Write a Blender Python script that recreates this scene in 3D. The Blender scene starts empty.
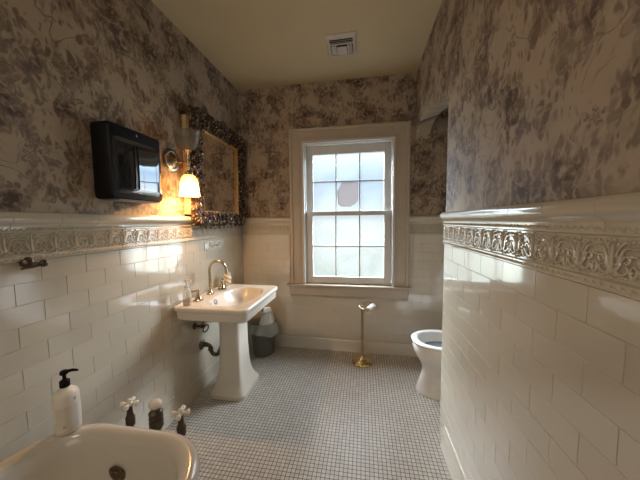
import bpy, bmesh, math, random
from mathutils import Vector, Matrix
random.seed(7)
PI = math.pi
SC = bpy.context.scene
COL = SC.collection

# ------------------------------------------------------------------ mesh builder
class MB:
    def __init__(s): s.v = []; s.f = []
    def add(s, vs, fs):
        o = len(s.v); s.v += [tuple(v) for v in vs]; s.f += [tuple(i + o for i in f) for f in fs]; return s
    def box(s, x0, x1, y0, y1, z0, z1):
        return s.add([(x, y, z) for x in (x0, x1) for y in (y0, y1) for z in (z0, z1)],
                     [(0, 1, 3, 2), (4, 6, 7, 5), (0, 4, 5, 1), (2, 3, 7, 6), (0, 2, 6, 4), (1, 5, 7, 3)])
    def loops(s, L, cap0=True, cap1=True, closed=True):
        n = len(L[0]); vs = [p for l in L for p in l]; fs = []
        for k in range(len(L) - 1):
            for i in range(n if closed else n - 1):
                j = (i + 1) % n
                fs.append((k * n + i, k * n + j, (k + 1) * n + j, (k + 1) * n + i))
        if cap0: fs.append(tuple(reversed(range(n))))
        if cap1: fs.append(tuple((len(L) - 1) * n + i for i in range(n)))
        return s.add(vs, fs)
    def lathe(s, prof, c=(0, 0, 0), axis='z', n=24, M=None):
        """prof: (radius, height) pairs from the bottom up"""
        L = []
        for r, h in prof:
            l = []
            for i in range(n):
                a = 2 * PI * i / n
                p = Vector((r * math.cos(a), r * math.sin(a), h))
                if axis == 'x': p = Vector((p.z, p.x, p.y))
                elif axis == 'y': p = Vector((p.y, p.z, p.x))
                elif axis == '-y': p = Vector((p.x, -p.z, p.y))
                if M: p = M @ p
                l.append(p + Vector(c))
            L.append(l)
        return s.loops(L)
    def tube(s, path, r, n=8, closed=False, flat=1.0, up=None):
        P = [Vector(p) for p in path]; m = len(P)
        R = r if isinstance(r, (list, tuple)) else [r] * m
        L = []; prev = None
        for i in range(m):
            if closed: t = P[(i + 1) % m] - P[i - 1]
            else: t = P[min(i + 1, m - 1)] - P[max(i - 1, 0)]
            if t.length < 1e-9: t = Vector((0, 0, 1))
            t.normalize()
            if prev is None:
                a = Vector(up) if up else (Vector((0, 0, 1)) if abs(t.z) < .9 else Vector((1, 0, 0)))
            else: a = prev
            a = a - t * a.dot(t)
            if a.length < 1e-6: a = t.orthogonal()
            a.normalize(); prev = a; b = t.cross(a)
            L.append([P[i] + a * (R[i] * flat * math.cos(2 * PI * k / n)) + b * (R[i] * math.sin(2 * PI * k / n)) for k in range(n)])
        if closed:
            L.append(L[0]); return s.loops(L, False, False)
        return s.loops(L)
    def ball(s, c, r, n=10, m=6, M=None):
        rx, ry, rz = r if isinstance(r, (list, tuple)) else (r, r, r)
        L = []
        for k in range(m + 1):
            ph = -PI / 2 + PI * k / m
            q = max(math.cos(ph), .02)
            l = []
            for i in range(n):
                a = 2 * PI * i / n
                p = Vector((rx * q * math.cos(a), ry * q * math.sin(a), rz * math.sin(ph)))
                if M: p = M @ p
                l.append(p + Vector(c))
            L.append(l)
        return s.loops(L)
    def build(s, name, mat, parent=None, angle=38, bevel=None, inv=None):
        me = bpy.data.meshes.new(name)
        vs = s.v
        if inv is not None: vs = [tuple(inv @ Vector(v)) for v in vs]
        me.from_pydata(vs, [], s.f); me.update()
        bm = bmesh.new(); bm.from_mesh(me); bmesh.ops.recalc_face_normals(bm, faces=bm.faces)
        for f in bm.faces: f.smooth = True
        bm.to_mesh(me); bm.free()
        me.set_sharp_from_angle(angle=math.radians(angle))
        me.materials.append(mat)
        o = bpy.data.objects.new(name, me); COL.objects.link(o)
        if parent:
            o.parent = parent
            base = parent.location.copy() if parent.type == 'EMPTY' else None
            # world coordinates were given: shift into the parent's frame
            w = wloc(parent)
            if w.length > 0: me.transform(Matrix.Translation(-w))
        if bevel:
            b = o.modifiers.new('bevel', 'BEVEL'); b.width = bevel; b.segments = 3; b.limit_method = 'ANGLE'; b.angle_limit = math.radians(40)
            b.harden_normals = False
        return o

def wloc(o):
    w = Vector((0, 0, 0))
    while o: w += o.location; o = o.parent
    return w

def tag(o, label, cat, group=None):
    o['label'] = label; o['category'] = cat
    if group: o['group'] = group
    return o
def thing(name, loc, label, cat, group=None):
    o = bpy.data.objects.new(name, None); COL.objects.link(o); o.location = loc; o.empty_display_size = .05
    return tag(o, label, cat, group)
def struct(o): o['kind'] = 'structure'; return o

def sup(cx, cy, z, a, b, n, N=48):
    L = []
    for i in range(N):
        t = 2 * PI * (i + .5) / N
        c, s = math.cos(t), math.sin(t)
        L.append((cx + a * math.copysign(abs(c) ** (2 / n), c), cy + b * math.copysign(abs(s) ** (2 / n), s), z))
    return L
def rrect(x0, x1, y0, y1, r, z, k=8):
    L = []
    for cx, cy, a0 in ((x1 - r, y1 - r, 0), (x0 + r, y1 - r, 90), (x0 + r, y0 + r, 180), (x1 - r, y0 + r, 270)):
        for i in range(k + 1):
            a = math.radians(a0 + 90 * i / k); L.append((cx + r * math.cos(a), cy + r * math.sin(a), z))
    return L
def smooth(pts, n=6):
    P = [Vector(p) for p in pts]; out = []
    for i in range(len(P) - 1):
        p0, p1, p2, p3 = P[max(i - 1, 0)], P[i], P[i + 1], P[min(i + 2, len(P) - 1)]
        for k in range(n):
            t = k / n
            out.append(.5 * ((2 * p1) + (p2 - p0) * t + (2 * p0 - 5 * p1 + 4 * p2 - p3) * t * t + (3 * p1 - p0 - 3 * p2 + p3) * t ** 3))
    out.append(P[-1]); return out

# ------------------------------------------------------------------ materials
def newmat(name):
    m = bpy.data.materials.new(name); m.use_nodes = True
    nt = m.node_tree; b = nt.nodes['Principled BSDF']; return m, nt, b
def pbr(name, col, rough=.5, metal=0, coat=0, noise=0, nscale=8, bump=0, bscale=40, trans=0, ior=1.5, emit=None, estr=0, spec=.5):
    m, nt, b = newmat(name)
    b.inputs['Base Color'].default_value = (*col, 1); b.inputs['Roughness'].default_value = rough
    b.inputs['Metallic'].default_value = metal; b.inputs['Coat Weight'].default_value = coat; b.inputs['Coat Roughness'].default_value = .05
    b.inputs['Transmission Weight'].default_value = trans; b.inputs['IOR'].default_value = ior
    b.inputs['Specular IOR Level'].default_value = spec
    if emit: b.inputs['Emission Color'].default_value = (*emit, 1); b.inputs['Emission Strength'].default_value = estr
    tc = nt.nodes.new('ShaderNodeTexCoord')
    if noise:
        n = nt.nodes.new('ShaderNodeTexNoise'); n.inputs['Scale'].default_value = nscale; n.inputs['Detail'].default_value = 5
        nt.links.new(tc.outputs['Object'], n.inputs['Vector'])
        r = nt.nodes.new('ShaderNodeValToRGB')
        r.color_ramp.elements[0].position = .3; r.color_ramp.elements[1].position = .7
        r.color_ramp.elements[0].color = (*[c * (1 - noise) for c in col], 1); r.color_ramp.elements[1].color = (*[min(1, c * (1 + noise)) for c in col], 1)
        nt.links.new(n.outputs['Fac'], r.inputs['Fac']); nt.links.new(r.outputs['Color'], b.inputs['Base Color'])
    if bump:
        n = nt.nodes.new('ShaderNodeTexNoise'); n.inputs['Scale'].default_value = bscale; n.inputs['Detail'].default_value = 3
        nt.links.new(tc.outputs['Object'], n.inputs['Vector'])
        bp = nt.nodes.new('ShaderNodeBump'); bp.inputs['Strength'].default_value = bump; bp.inputs['Distance'].default_value = .01
        nt.links.new(n.outputs['Fac'], bp.inputs['Height']); nt.links.new(bp.outputs['Normal'], b.inputs['Normal'])
    return m

class NT:
    """small helper for math node graphs"""
    def __init__(s, nt): s.nt = nt
    def m(s, op, a, b=None, c=None, clamp=False):
        n = s.nt.nodes.new('ShaderNodeMath'); n.operation = op; n.use_clamp = clamp
        for i, x in enumerate((a, b, c)):
            if x is None: continue
            if isinstance(x, (int, float)): n.inputs[i].default_value = x
            else: s.nt.links.new(x, n.inputs[i])
        return n.outputs[0]
    def xyz(s, v):
        n = s.nt.nodes.new('ShaderNodeSeparateXYZ'); s.nt.links.new(v, n.inputs[0]); return n.outputs
    def comb(s, x, y, z=0):
        n = s.nt.nodes.new('ShaderNodeCombineXYZ')
        for i, q in enumerate((x, y, z)):
            if isinstance(q, (int, float)): n.inputs[i].default_value = q
            else: s.nt.links.new(q, n.inputs[i])
        return n.outputs[0]
    def noise(s, v, scale, detail=3, dist=0, rough=.5, out='Fac'):
        n = s.nt.nodes.new('ShaderNodeTexNoise'); n.inputs['Scale'].default_value = scale; n.inputs['Detail'].default_value = detail
        n.inputs['Distortion'].default_value = dist; n.inputs['Roughness'].default_value = rough
        s.nt.links.new(v, n.inputs['Vector']); return n.outputs[out]
    def vm(s, op, a, b):
        n = s.nt.nodes.new('ShaderNodeVectorMath'); n.operation = op
        for i, x in enumerate((a, b)):
            if isinstance(x, tuple): n.inputs[i].default_value = x
            elif isinstance(x, (int, float)): n.inputs['Scale'].default_value = x
            else: s.nt.links.new(x, n.inputs[i])
        return n.outputs[1] if op in ('LENGTH', 'DISTANCE') else n.outputs[0]
    def step(s, v, a, b):
        n = s.nt.nodes.new('ShaderNodeMapRange'); n.interpolation_type = 'SMOOTHSTEP'
        s.nt.links.new(v, n.inputs['Value'])
        n.inputs['From Min'].default_value = a; n.inputs['From Max'].default_value = b; return n.outputs[0]
    def mix(s, f, a, b):
        n = s.nt.nodes.new('ShaderNodeMix'); n.data_type = 'RGBA'
        for i, x in ((0, f), (6, a), (7, b)):
            if isinstance(x, (int, float)): n.inputs[i].default_value = x
            elif isinstance(x, tuple): n.inputs[i].default_value = (*x, 1)
            else: s.nt.links.new(x, n.inputs[i])
        return n.outputs[2]
    def obj(s): return s.nt.nodes.new('ShaderNodeTexCoord').outputs['Object']
    def bump(s, h, strength, dist):
        n = s.nt.nodes.new('ShaderNodeBump'); n.inputs['Strength'].default_value = strength; n.inputs['Distance'].default_value = dist
        s.nt.links.new(h, n.inputs['Height']); return n.outputs[0]

def wallpaper():
    m, nt, b = newmat('toile_wallpaper'); g = NT(nt)
    o = g.xyz(g.obj())
    u = g.m('ADD', o[0], o[1]); v = o[2]
    P = g.comb(u, v, 0)
    wob = g.vm('SUBTRACT', g.noise(P, 7, 2, 0, .5, 'Color'), (.5, .5, .5))
    wn = nt.nodes.new('ShaderNodeVectorMath'); wn.operation = 'SCALE'; nt.links.new(wob, wn.inputs[0]); wn.inputs['Scale'].default_value = .10
    W = g.vm('ADD', P, wn.outputs[0])
    ground = g.mix(g.noise(P, 5, 5), GR1, GR2)
    ground = g.mix(g.m('MULTIPLY', g.m('MULTIPLY', g.step(g.noise(P, 5.0, 2, .3), .38, .58), g.step(g.noise(W, 26, 6, .8, .7), .40, .62)), .62), ground, (.19, .132, .095))
    # leafy sprays that come and go in bunches: three layers of leaf-shaped cells at different slants
    A = g.noise(P, 5.0, 2, .3)
    F = g.noise(W, 30, 4, .5, .6)
    leaves = None
    for k, (ang, scl, off) in enumerate(((.5, 30, 0), (1.7, 24, 3.1), (2.7, 38, 7.7))):
        mp = nt.nodes.new('ShaderNodeMapping'); mp.inputs['Rotation'].default_value = (0, 0, ang); mp.inputs['Scale'].default_value = (scl, scl * .42, 1); mp.inputs['Location'].default_value = (off, off * 1.7, 0)
        nt.links.new(W, mp.inputs['Vector'])
        v = nt.nodes.new('ShaderNodeTexVoronoi'); v.voronoi_dimensions = '2D'; v.inputs['Scale'].default_value = 1; v.inputs['Randomness'].default_value = .8
        nt.links.new(mp.outputs[0], v.inputs['Vector'])
        size = g.m('ADD', g.m('MULTIPLY', g.m('SUBTRACT', A, .5), 2.1), g.m('ADD', .16, g.m('MULTIPLY', g.xyz(v.outputs['Color'])[0], .34)))
        lf = g.m('MULTIPLY', g.step(g.m('SUBTRACT', size, v.outputs['Distance']), -.02, .16), g.m('ADD', .45, g.m('MULTIPLY', g.xyz(v.outputs['Color'])[1], .55)))
        leaves = lf if leaves is None else g.m('MAXIMUM', leaves, lf)
    leaves = g.m('MULTIPLY', leaves, g.step(F, .30, .52))
    dark = g.m('MULTIPLY', g.step(A, .52, .66), g.step(F, .44, .58))
    # flower heads
    vo = nt.nodes.new('ShaderNodeTexVoronoi'); vo.inputs['Scale'].default_value = 5.2; vo.inputs['Randomness'].default_value = .85
    vo.voronoi_dimensions = '2D'; nt.links.new(W, vo.inputs['Vector'])
    dv = g.vm('SUBTRACT', W, vo.outputs['Position']); d = g.xyz(dv)
    r = g.vm('LENGTH', dv, (0, 0, 0)); th = g.m('ARCTAN2', d[1], d[0])
    rnd = g.xyz(vo.outputs['Color'])
    pet = g.m('ADD', g.m('MULTIPLY', rnd[0], .035), g.m('MULTIPLY', g.m('ABSOLUTE', g.m('SINE', g.m('ADD', g.m('MULTIPLY', th, 2.5), g.m('MULTIPLY', rnd[1], 6)))), .030))
    inside = g.step(g.m('SUBTRACT', pet, r), 0, .006)
    vein = g.step(g.m('SINE', g.m('ADD', g.m('MULTIPLY', r, 260), g.m('MULTIPLY', g.m('SINE', g.m('MULTIPLY', th, 5)), 2))), -.1, .7)
    fl = g.m('MULTIPLY', inside, g.m('ADD', .35, g.m('MULTIPLY', vein, .55)))
    # long thin curling stems
    st = g.noise(P, 3.3, 2, 1.6)
    stem = g.m('SUBTRACT', 1, g.step(g.m('ABSOLUTE', g.m('SUBTRACT', st, .5)), .004, .011))
    stem = g.m('MULTIPLY', stem, g.step(g.noise(P, 2.3, 1), .42, .55))
    ink = g.m('MAXIMUM', g.m('MULTIPLY', leaves, .70), g.m('MULTIPLY', fl, .6))
    ink = g.m('MAXIMUM', ink, g.m('MULTIPLY', stem, .55))
    ink = g.m('ADD', ink, g.m('MULTIPLY', dark, .35), clamp=True)
    fade = g.m('ADD', .68, g.m('MULTIPLY', g.noise(P, 9, 3), .8))
    inkc = g.mix(g.step(g.noise(P, 2.6, 2), .4, .6), (.085, .050, .032), (.090, .062, .062))
    col = g.mix(g.m('MULTIPLY', ink, fade, clamp=True), ground, inkc)
    nt.links.new(col, b.inputs['Base Color']); b.inputs['Roughness'].default_value = .62; b.inputs['Specular IOR Level'].default_value = .35
    nt.links.new(g.bump(g.noise(P, 90, 2), .08, .01), b.inputs['Normal'])
    return m
GR1, GR2 = (.345, .278, .203), (.455, .375, .287)

def floor_mat():
    m, nt, b = newmat('mosaic_floor'); g = NT(nt)
    o = g.xyz(g.obj()); p = .0245
    fx = g.m('DIVIDE', o[0], p); fy = g.m('DIVIDE', o[1], p)
    ax = g.m('ABSOLUTE', g.m('SUBTRACT', g.m('FRACT', fx), .5)); ay = g.m('ABSOLUTE', g.m('SUBTRACT', g.m('FRACT', fy), .5))
    e = g.m('MAXIMUM', ax, ay)
    tile = g.m('SUBTRACT', 1, g.step(e, .405, .447))
    wn = nt.nodes.new('ShaderNodeTexWhiteNoise'); wn.noise_dimensions = '2D'
    nt.links.new(g.comb(g.m('FLOOR', fx), g.m('FLOOR', fy)), wn.inputs['Vector'])
    P = g.obj()
    tc = g.mix(wn.outputs['Value'], (.50, .475, .43), (.63, .60, .545))
    tc = g.mix(g.m('MULTIPLY', g.noise(P, 3, 4), .5), tc, (.42, .38, .33))
    gc = g.mix(g.noise(P, 6, 3), (.05, .043, .036), (.10, .086, .07))
    nt.links.new(g.mix(tile, gc, tc), b.inputs['Base Color'])
    b.inputs['Roughness'].default_value = .38
    nt.links.new(g.bump(tile, .35, .002), b.inputs['Normal'])
    return m

def tile_mat(name, col, rough=.11, bmp=.12):
    m, nt, b = newmat(name); g = NT(nt); P = g.obj()
    c2 = tuple(c * .93 for c in col)
    gi = nt.nodes.new('ShaderNodeNewGeometry')
    c = g.mix(gi.outputs['Random Per Island'], c2, col)
    c = g.mix(g.m('MULTIPLY', g.noise(P, 9, 5), .25), c, tuple(k * .86 for k in col))
    nt.links.new(c, b.inputs['Base Color']); b.inputs['Roughness'].default_value = rough; b.inputs['IOR'].default_value = 1.9; b.inputs['Coat Weight'].default_value = .5; b.inputs['Coat IOR'].default_value = 1.7; b.inputs['Coat Roughness'].default_value = .04
    nt.links.new(g.bump(g.noise(P, 7, 2), bmp, .01), b.inputs['Normal'])
    return m

def pane_mat():
    m = bpy.data.materials.new('pebbled_glass'); m.use_nodes = True; nt = m.node_tree; nt.nodes.clear(); g = NT(nt)
    out = nt.nodes.new('ShaderNodeOutputMaterial')
    P = g.obj()
    spk = g.step(g.noise(P, 170, 2), .35, .7)
    big = g.noise(P, 5, 3)
    tr = nt.nodes.new('ShaderNodeBsdfTransparent')
    nt.links.new(g.mix(spk, (.80, .83, .84), (.96, .97, .97)), tr.inputs['Color'])
    tl = nt.nodes.new('ShaderNodeBsdfTranslucent'); tl.inputs['Color'].default_value = (.85, .9, .92, 1)
    gl = nt.nodes.new('ShaderNodeBsdfGlossy'); gl.inputs['Roughness'].default_value = .25
    mx = nt.nodes.new('ShaderNodeMixShader'); nt.links.new(g.m('MULTIPLY', big, .03), mx.inputs[0])
    nt.links.new(tr.outputs[0], mx.inputs[1]); nt.links.new(tl.outputs[0], mx.inputs[2])
    m2 = nt.nodes.new('ShaderNodeMixShader'); m2.inputs[0].default_value = .04
    nt.links.new(mx.outputs[0], m2.inputs[1]); nt.links.new(gl.outputs[0], m2.inputs[2])
    nt.links.new(m2.outputs[0], out.inputs['Surface'])
    return m
def thin_mat(name, col, transp, rough=.2, translucent=.5, emit=None, estr=0):
    """thin film, shade glass or paper: diffuse + translucent + see-through + sheen"""
    m = bpy.data.materials.new(name); m.use_nodes = True; nt = m.node_tree; nt.nodes.clear(); g = NT(nt)
    out = nt.nodes.new('ShaderNodeOutputMaterial')
    d = nt.nodes.new('ShaderNodeBsdfPrincipled'); d.inputs['Roughness'].default_value = rough
    P = g.obj(); nt.links.new(g.mix(g.noise(P, 30, 4), tuple(c * .88 for c in col), col), d.inputs['Base Color'])
    if emit:
        d.inputs['Emission Color'].default_value = (*emit, 1); d.inputs['Emission Strength'].default_value = estr
    t = nt.nodes.new('ShaderNodeBsdfTranslucent'); t.inputs['Color'].default_value = (*col, 1)
    a = nt.nodes.new('ShaderNodeMixShader'); a.inputs[0].default_value = translucent
    nt.links.new(d.outputs[0], a.inputs[1]); nt.links.new(t.outputs[0], a.inputs[2])
    tr = nt.nodes.new('ShaderNodeBsdfTransparent')
    q = nt.nodes.new('ShaderNodeMixShader'); q.inputs[0].default_value = transp
    nt.links.new(a.outputs[0], q.inputs[1]); nt.links.new(tr.outputs[0], q.inputs[2])
    nt.links.new(q.outputs[0], out.inputs['Surface']); return m

M = {}
M['paper'] = wallpaper()
M['floor'] = floor_mat()
M['tile'] = tile_mat('glazed_white_tile', (.57, .52, .425))
M['frieze'] = tile_mat('glazed_relief_tile', (.57, .52, .425), .07, .02)
M['grout'] = pbr('wall_grout', (.46, .43, .37), .85, noise=.15)
M['ceil'] = pbr('cream_ceiling_paint', (.53, .44, .28), .8, noise=.04, nscale=2, bump=.05, bscale=60)
M['casing'] = pbr('beige_painted_wood', (.47, .41, .335), .42, noise=.05, nscale=6)
M['sash'] = pbr('white_painted_sash', (.60, .60, .585), .35, noise=.03)
M['pane'] = pane_mat()
M['china'] = pbr('white_china', (.68, .635, .56), .12, coat=.4, noise=.03, nscale=4)
M['enamel'] = pbr('tub_enamel', (.58, .55, .495), .16, coat=.4, noise=.05, nscale=3)
M['toilet'] = pbr('toilet_china', (.74, .74, .73), .12, coat=.4, noise=.02)
M['bluewater'] = pbr('bowl_water', (.17, .22, .26), .08, noise=.05)
M['brass'] = pbr('polished_brass', (.62, .46, .20), .22, 1, noise=.12, nscale=20)
M['nickel'] = pbr('warm_nickel', (.50, .41, .28), .2, 1, noise=.15, nscale=25)
M['antique'] = pbr('antique_bronze', (.10, .075, .055), .32, .9, noise=.3, nscale=30)
M['pipe'] = pbr('tarnished_pipe', (.12, .09, .065), .4, .9, noise=.35, nscale=40)
M['darkbrass'] = pbr('dull_brass_plate', (.16, .11, .06), .35, .9, noise=.3, nscale=25)
M['steel'] = pbr('dark_steel', (.33, .31, .28), .25, 1, noise=.2, nscale=40)
M['blackm'] = pbr('black_plastic', (.005, .005, .0055), .45, noise=.2, spec=.12)
M['blackg'] = pbr('smoky_gloss_plastic', (.010, .016, .024), .04, coat=.5, noise=.2, ior=2.0)
M['darkgrey'] = pbr('grey_plastic', (.30, .29, .27), .5, noise=.1)
M['white'] = pbr('white_plastic', (.74, .70, .63), .35, noise=.03)
M['label'] = pbr('label_print', (.64, .605, .545), .5, noise=.1)
M['clear'] = thin_mat('clear_plastic', (.85, .83, .78), .70, .05, .15)
M['amber'] = thin_mat('amber_soap', (.66, .38, .10), .0, .1, .3)
M['frame'] = None
M['gilt'] = pbr('gilt_rim', (.55, .33, .13), .35, .85, noise=.2, nscale=30)
M['wood'] = pbr('honey_wood', (.50, .36, .20), .5, noise=.15, nscale=12)
M['mirror'] = pbr('mirror_glass', (.86, .85, .83), .015, 1, noise=.01)
M['shade_off'] = thin_mat('frosted_shade', (.34, .30, .25), .45, .2, .3)
M['shade_on'] = thin_mat('lit_shade', (.95, .72, .38), .42, .3, .5, (1.0, .56, .16), 1.9)
M['bulb'] = pbr('glowing_bulb', (1, .8, .5), .5, emit=(1, .66, .28), estr=7, noise=.01)
M['vent'] = pbr('vent_enamel', (.58, .54, .49), .45, noise=.05)
M['ventdark'] = pbr('duct_dark', (.02, .018, .016), .8, noise=.2)
M['bin'] = pbr('grey_bin_plastic', (.10, .10, .082), .4, noise=.1)
M['bag'] = thin_mat('bin_liner_film', (.60, .62, .56), .40, .25, .4)
M['tissue'] = pbr('white_tissue', (.74, .71, .66), .9, noise=.06, nscale=25, bump=.2, bscale=50)
M['card'] = pbr('brown_core', (.10, .075, .05), .8, noise=.15)
M['patch'] = thin_mat('taped_paper', (.27, .25, .25), .0, .8, .85)
M['decal'] = pbr('grey_decal_paint', (.36, .34, .33), .5, noise=.2, nscale=60)
M['decalbg'] = pbr('pale_decal_tile', (.57, .53, .455), .15, coat=.3, noise=.08, nscale=40)
M['goldstripe'] = pbr('gold_paint', (.48, .33, .12), .35, .6, noise=.15)

def frame_mat():
    m, nt, b = newmat('aged_gilt_carving'); g = NT(nt); P = g.obj()
    n = g.step(g.noise(P, 60, 3), .52, .68)
    nt.links.new(g.mix(n, (.045, .028, .020), (.58, .42, .30)), b.inputs['Base Color'])
    b.inputs['Metallic'].default_value = .6; b.inputs['Roughness'].default_value = .33
    return m
M['frame'] = frame_mat()
def bullet_striped():
    m, nt, b = newmat('striped_glaze'); g = NT(nt); o = g.xyz(g.obj())
    th = g.m('ARCTAN2', o[1], o[0])
    s = g.m('SINE', g.m('ADD', g.m('MULTIPLY', th, 3), g.m('MULTIPLY', o[2], 150)))
    nt.links.new(g.mix(g.step(s, .2, .45), (.82, .79, .72), (.55, .42, .22)), b.inputs['Base Color'])
    b.inputs['Roughness'].default_value = .25; return m
M['stripe'] = bullet_striped()

# ------------------------------------------------------------------ room numbers (metres)
D, W, ZC = 2.763, 1.865, 2.853          # back wall, right partition face, ceiling
YN = -1.35                               # wall behind the viewer
WT = .13                                 # partition thickness
XA = 2.78                                # far side of the toilet alcove
YE = 1.735                                # where the partition ends
ZT, ZF = 1.268, 1.468                    # top of field tiles, top of the cap rail
# window
WX0, WX1, WZ0, WZ1 = .722, 1.662, .735, 2.245

# ---- shell
struct(MB().box(-.1, XA + .1, YN - .1, D + .2, -.1, 0).build('floor', M['floor']))
struct(MB().box(-.1, XA + .1, YN - .1, D + .2, ZC, ZC + .1).build('ceiling', M['ceil']))
wl = struct(MB().box(-.1, 0, YN - .1, D + .2, 0, ZC).build('wall_left', M['paper']))
wb = MB()
wb.box(0, WX0, D, D + .2, 0, ZC).box(WX1, XA, D, D + .2, 0, ZC).box(WX0, WX1, D, D + .2, 0, WZ0).box(WX0, WX1, D, D + .2, WZ1, ZC)
wback = struct(wb.build('wall_back', M['paper']))
struct(MB().box(0, XA, YN - .1, YN, 0, ZC).build('wall_near', M['paper']))
wa = struct(MB().box(XA, XA + .1, YN - .1, D + .2, 0, ZC).build('wall_alcove', M['paper']))
struct(MB().box(W + WT, XA, 1.55, 1.66, 0, ZC).build('wall_divider', M['paper']))
# right partition with the arched opening beyond its end
ak = [(YE, 2.155), (1.92, 2.205), (2.10, 2.255), (2.36, 2.312), (2.52, 2.322), (2.64, 2.31), (2.71, 2.275), (D, 2.215)]
arch = [(p.x, p.y) for p in smooth([(y, z, 0) for y, z in ak], 5)]
# split in two convex-ish pieces so the n-gons triangulate cleanly
wr = MB()
wr.box(W, W + WT, YN, YE, 0, ZC)
for i in range(len(arch) - 1):
    (ya, za), (yb, zb) = arch[i], arch[i + 1]
    wr.add([(x, y, z) for x in (W, W + WT) for y, z in ((ya, za), (yb, zb), (yb, ZC), (ya, ZC))],
           [(0, 3, 2, 1), (4, 5, 6, 7), (0, 1, 5, 4)])
wright = struct(wr.build('wall_right', M['paper']))

# ---- tiled wainscots: bevelled glazed tiles over grout, as part of each wall
TP, TL, G = .087, .182, .0009
def tilewall(fn, s0, s1, z0, z1, off=0, skip=None, seed=1):
    """fn(s, z, out) -> point. tiles from z1 downwards"""
    rg = random.Random(seed); mb = MB(); row = 0; z = z1
    while z > z0 + .004:
        za = max(z - TP, z0)
        s = s0 - TL * (.5 if row % 2 else 0) + off - TL
        while s < s1:
            a, b = max(s, s0), min(s + TL, s1)
            if b - a > .006:
                segs = [(a, b)]
                if skip:
                    k0, k1, kz0, kz1 = skip
                    if z > kz0 + .002 and za < kz1 - .002:
                        segs = [q for q in ((a, min(b, k0)), (max(a, k1), b)) if q[1] - q[0] > .006]
                for a_, b_ in segs:
                    t = .0011; h = .005
                    j = [rg.gauss(0, .00022) for _ in range(3)]
                    mb.add([fn(a_ + G / 2, za + G / 2, .001), fn(b_ - G / 2, za + G / 2, .001), fn(b_ - G / 2, z - G / 2, .001), fn(a_ + G / 2, z - G / 2, .001),
                            fn(a_ + G / 2 + t, za + G / 2 + t, h + j[0] + j[1]), fn(b_ - G / 2 - t, za + G / 2 + t, h + j[0] - j[1] + j[2]),
                            fn(b_ - G / 2 - t, z - G / 2 - t, h - j[0] - j[1] + j[2]), fn(a_ + G / 2 + t, z - G / 2 - t, h - j[0] + j[1])],
                           [(4, 5, 6, 7), (0, 1, 5, 4), (1, 2, 6, 5), (2, 3, 7, 6), (3, 0, 4, 7)])
            s += TL
        z -= TP; row += 1
    return mb
fL = lambda s, z, o: (o, s, z)
fB = lambda s, z, o: (s, D - o, z)
fR = lambda s, z, o: (W - o, s, z)
BH = .13
def panel(fn, s0, s1, z0, z1, o):
    P = [fn(a, z, q) for q in (0, o) for a, z in ((s0, z0), (s1, z0), (s1, z1), (s0, z1))]
    return MB().add(P, [(4, 5, 6, 7), (0, 1, 5, 4), (1, 2, 6, 5), (2, 3, 7, 6), (3, 0, 4, 7)])
panel(fL, YN, D, 0, ZT, .0035).build('grout_bed', M['grout'], wl)
tilewall(fL, YN, D - .008, BH, ZT, .05, seed=2).build('tile_field', M['tile'], wl, 20)
CX0, CX1, AZ = .578, 1.812, .605
gb = MB()
for a, b, z0, z1 in ((0, .548, 0, ZT), (1.83, XA, 0, ZT), (.548, 1.83, 0, AZ)):
    p = panel(fB, a, b, z0, z1, .0035); gb.add(p.v, p.f)
gb.build('grout_bed', M['grout'], wback)
tilewall(fB, .008, XA, BH, ZT, .03, (.56, 1.82, AZ + .03, 3), seed=3).build('tile_field', M['tile'], wback, 20)
panel(fR, YN, YE, 0, ZT, .0035).build('grout_bed', M['grout'], wright)
tilewall(fR, YN, YE - .002, BH, ZT, (.577 - YN) % TL + TL / 2, seed=4).build('tile_field', M['tile'], wright, 20)

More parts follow.
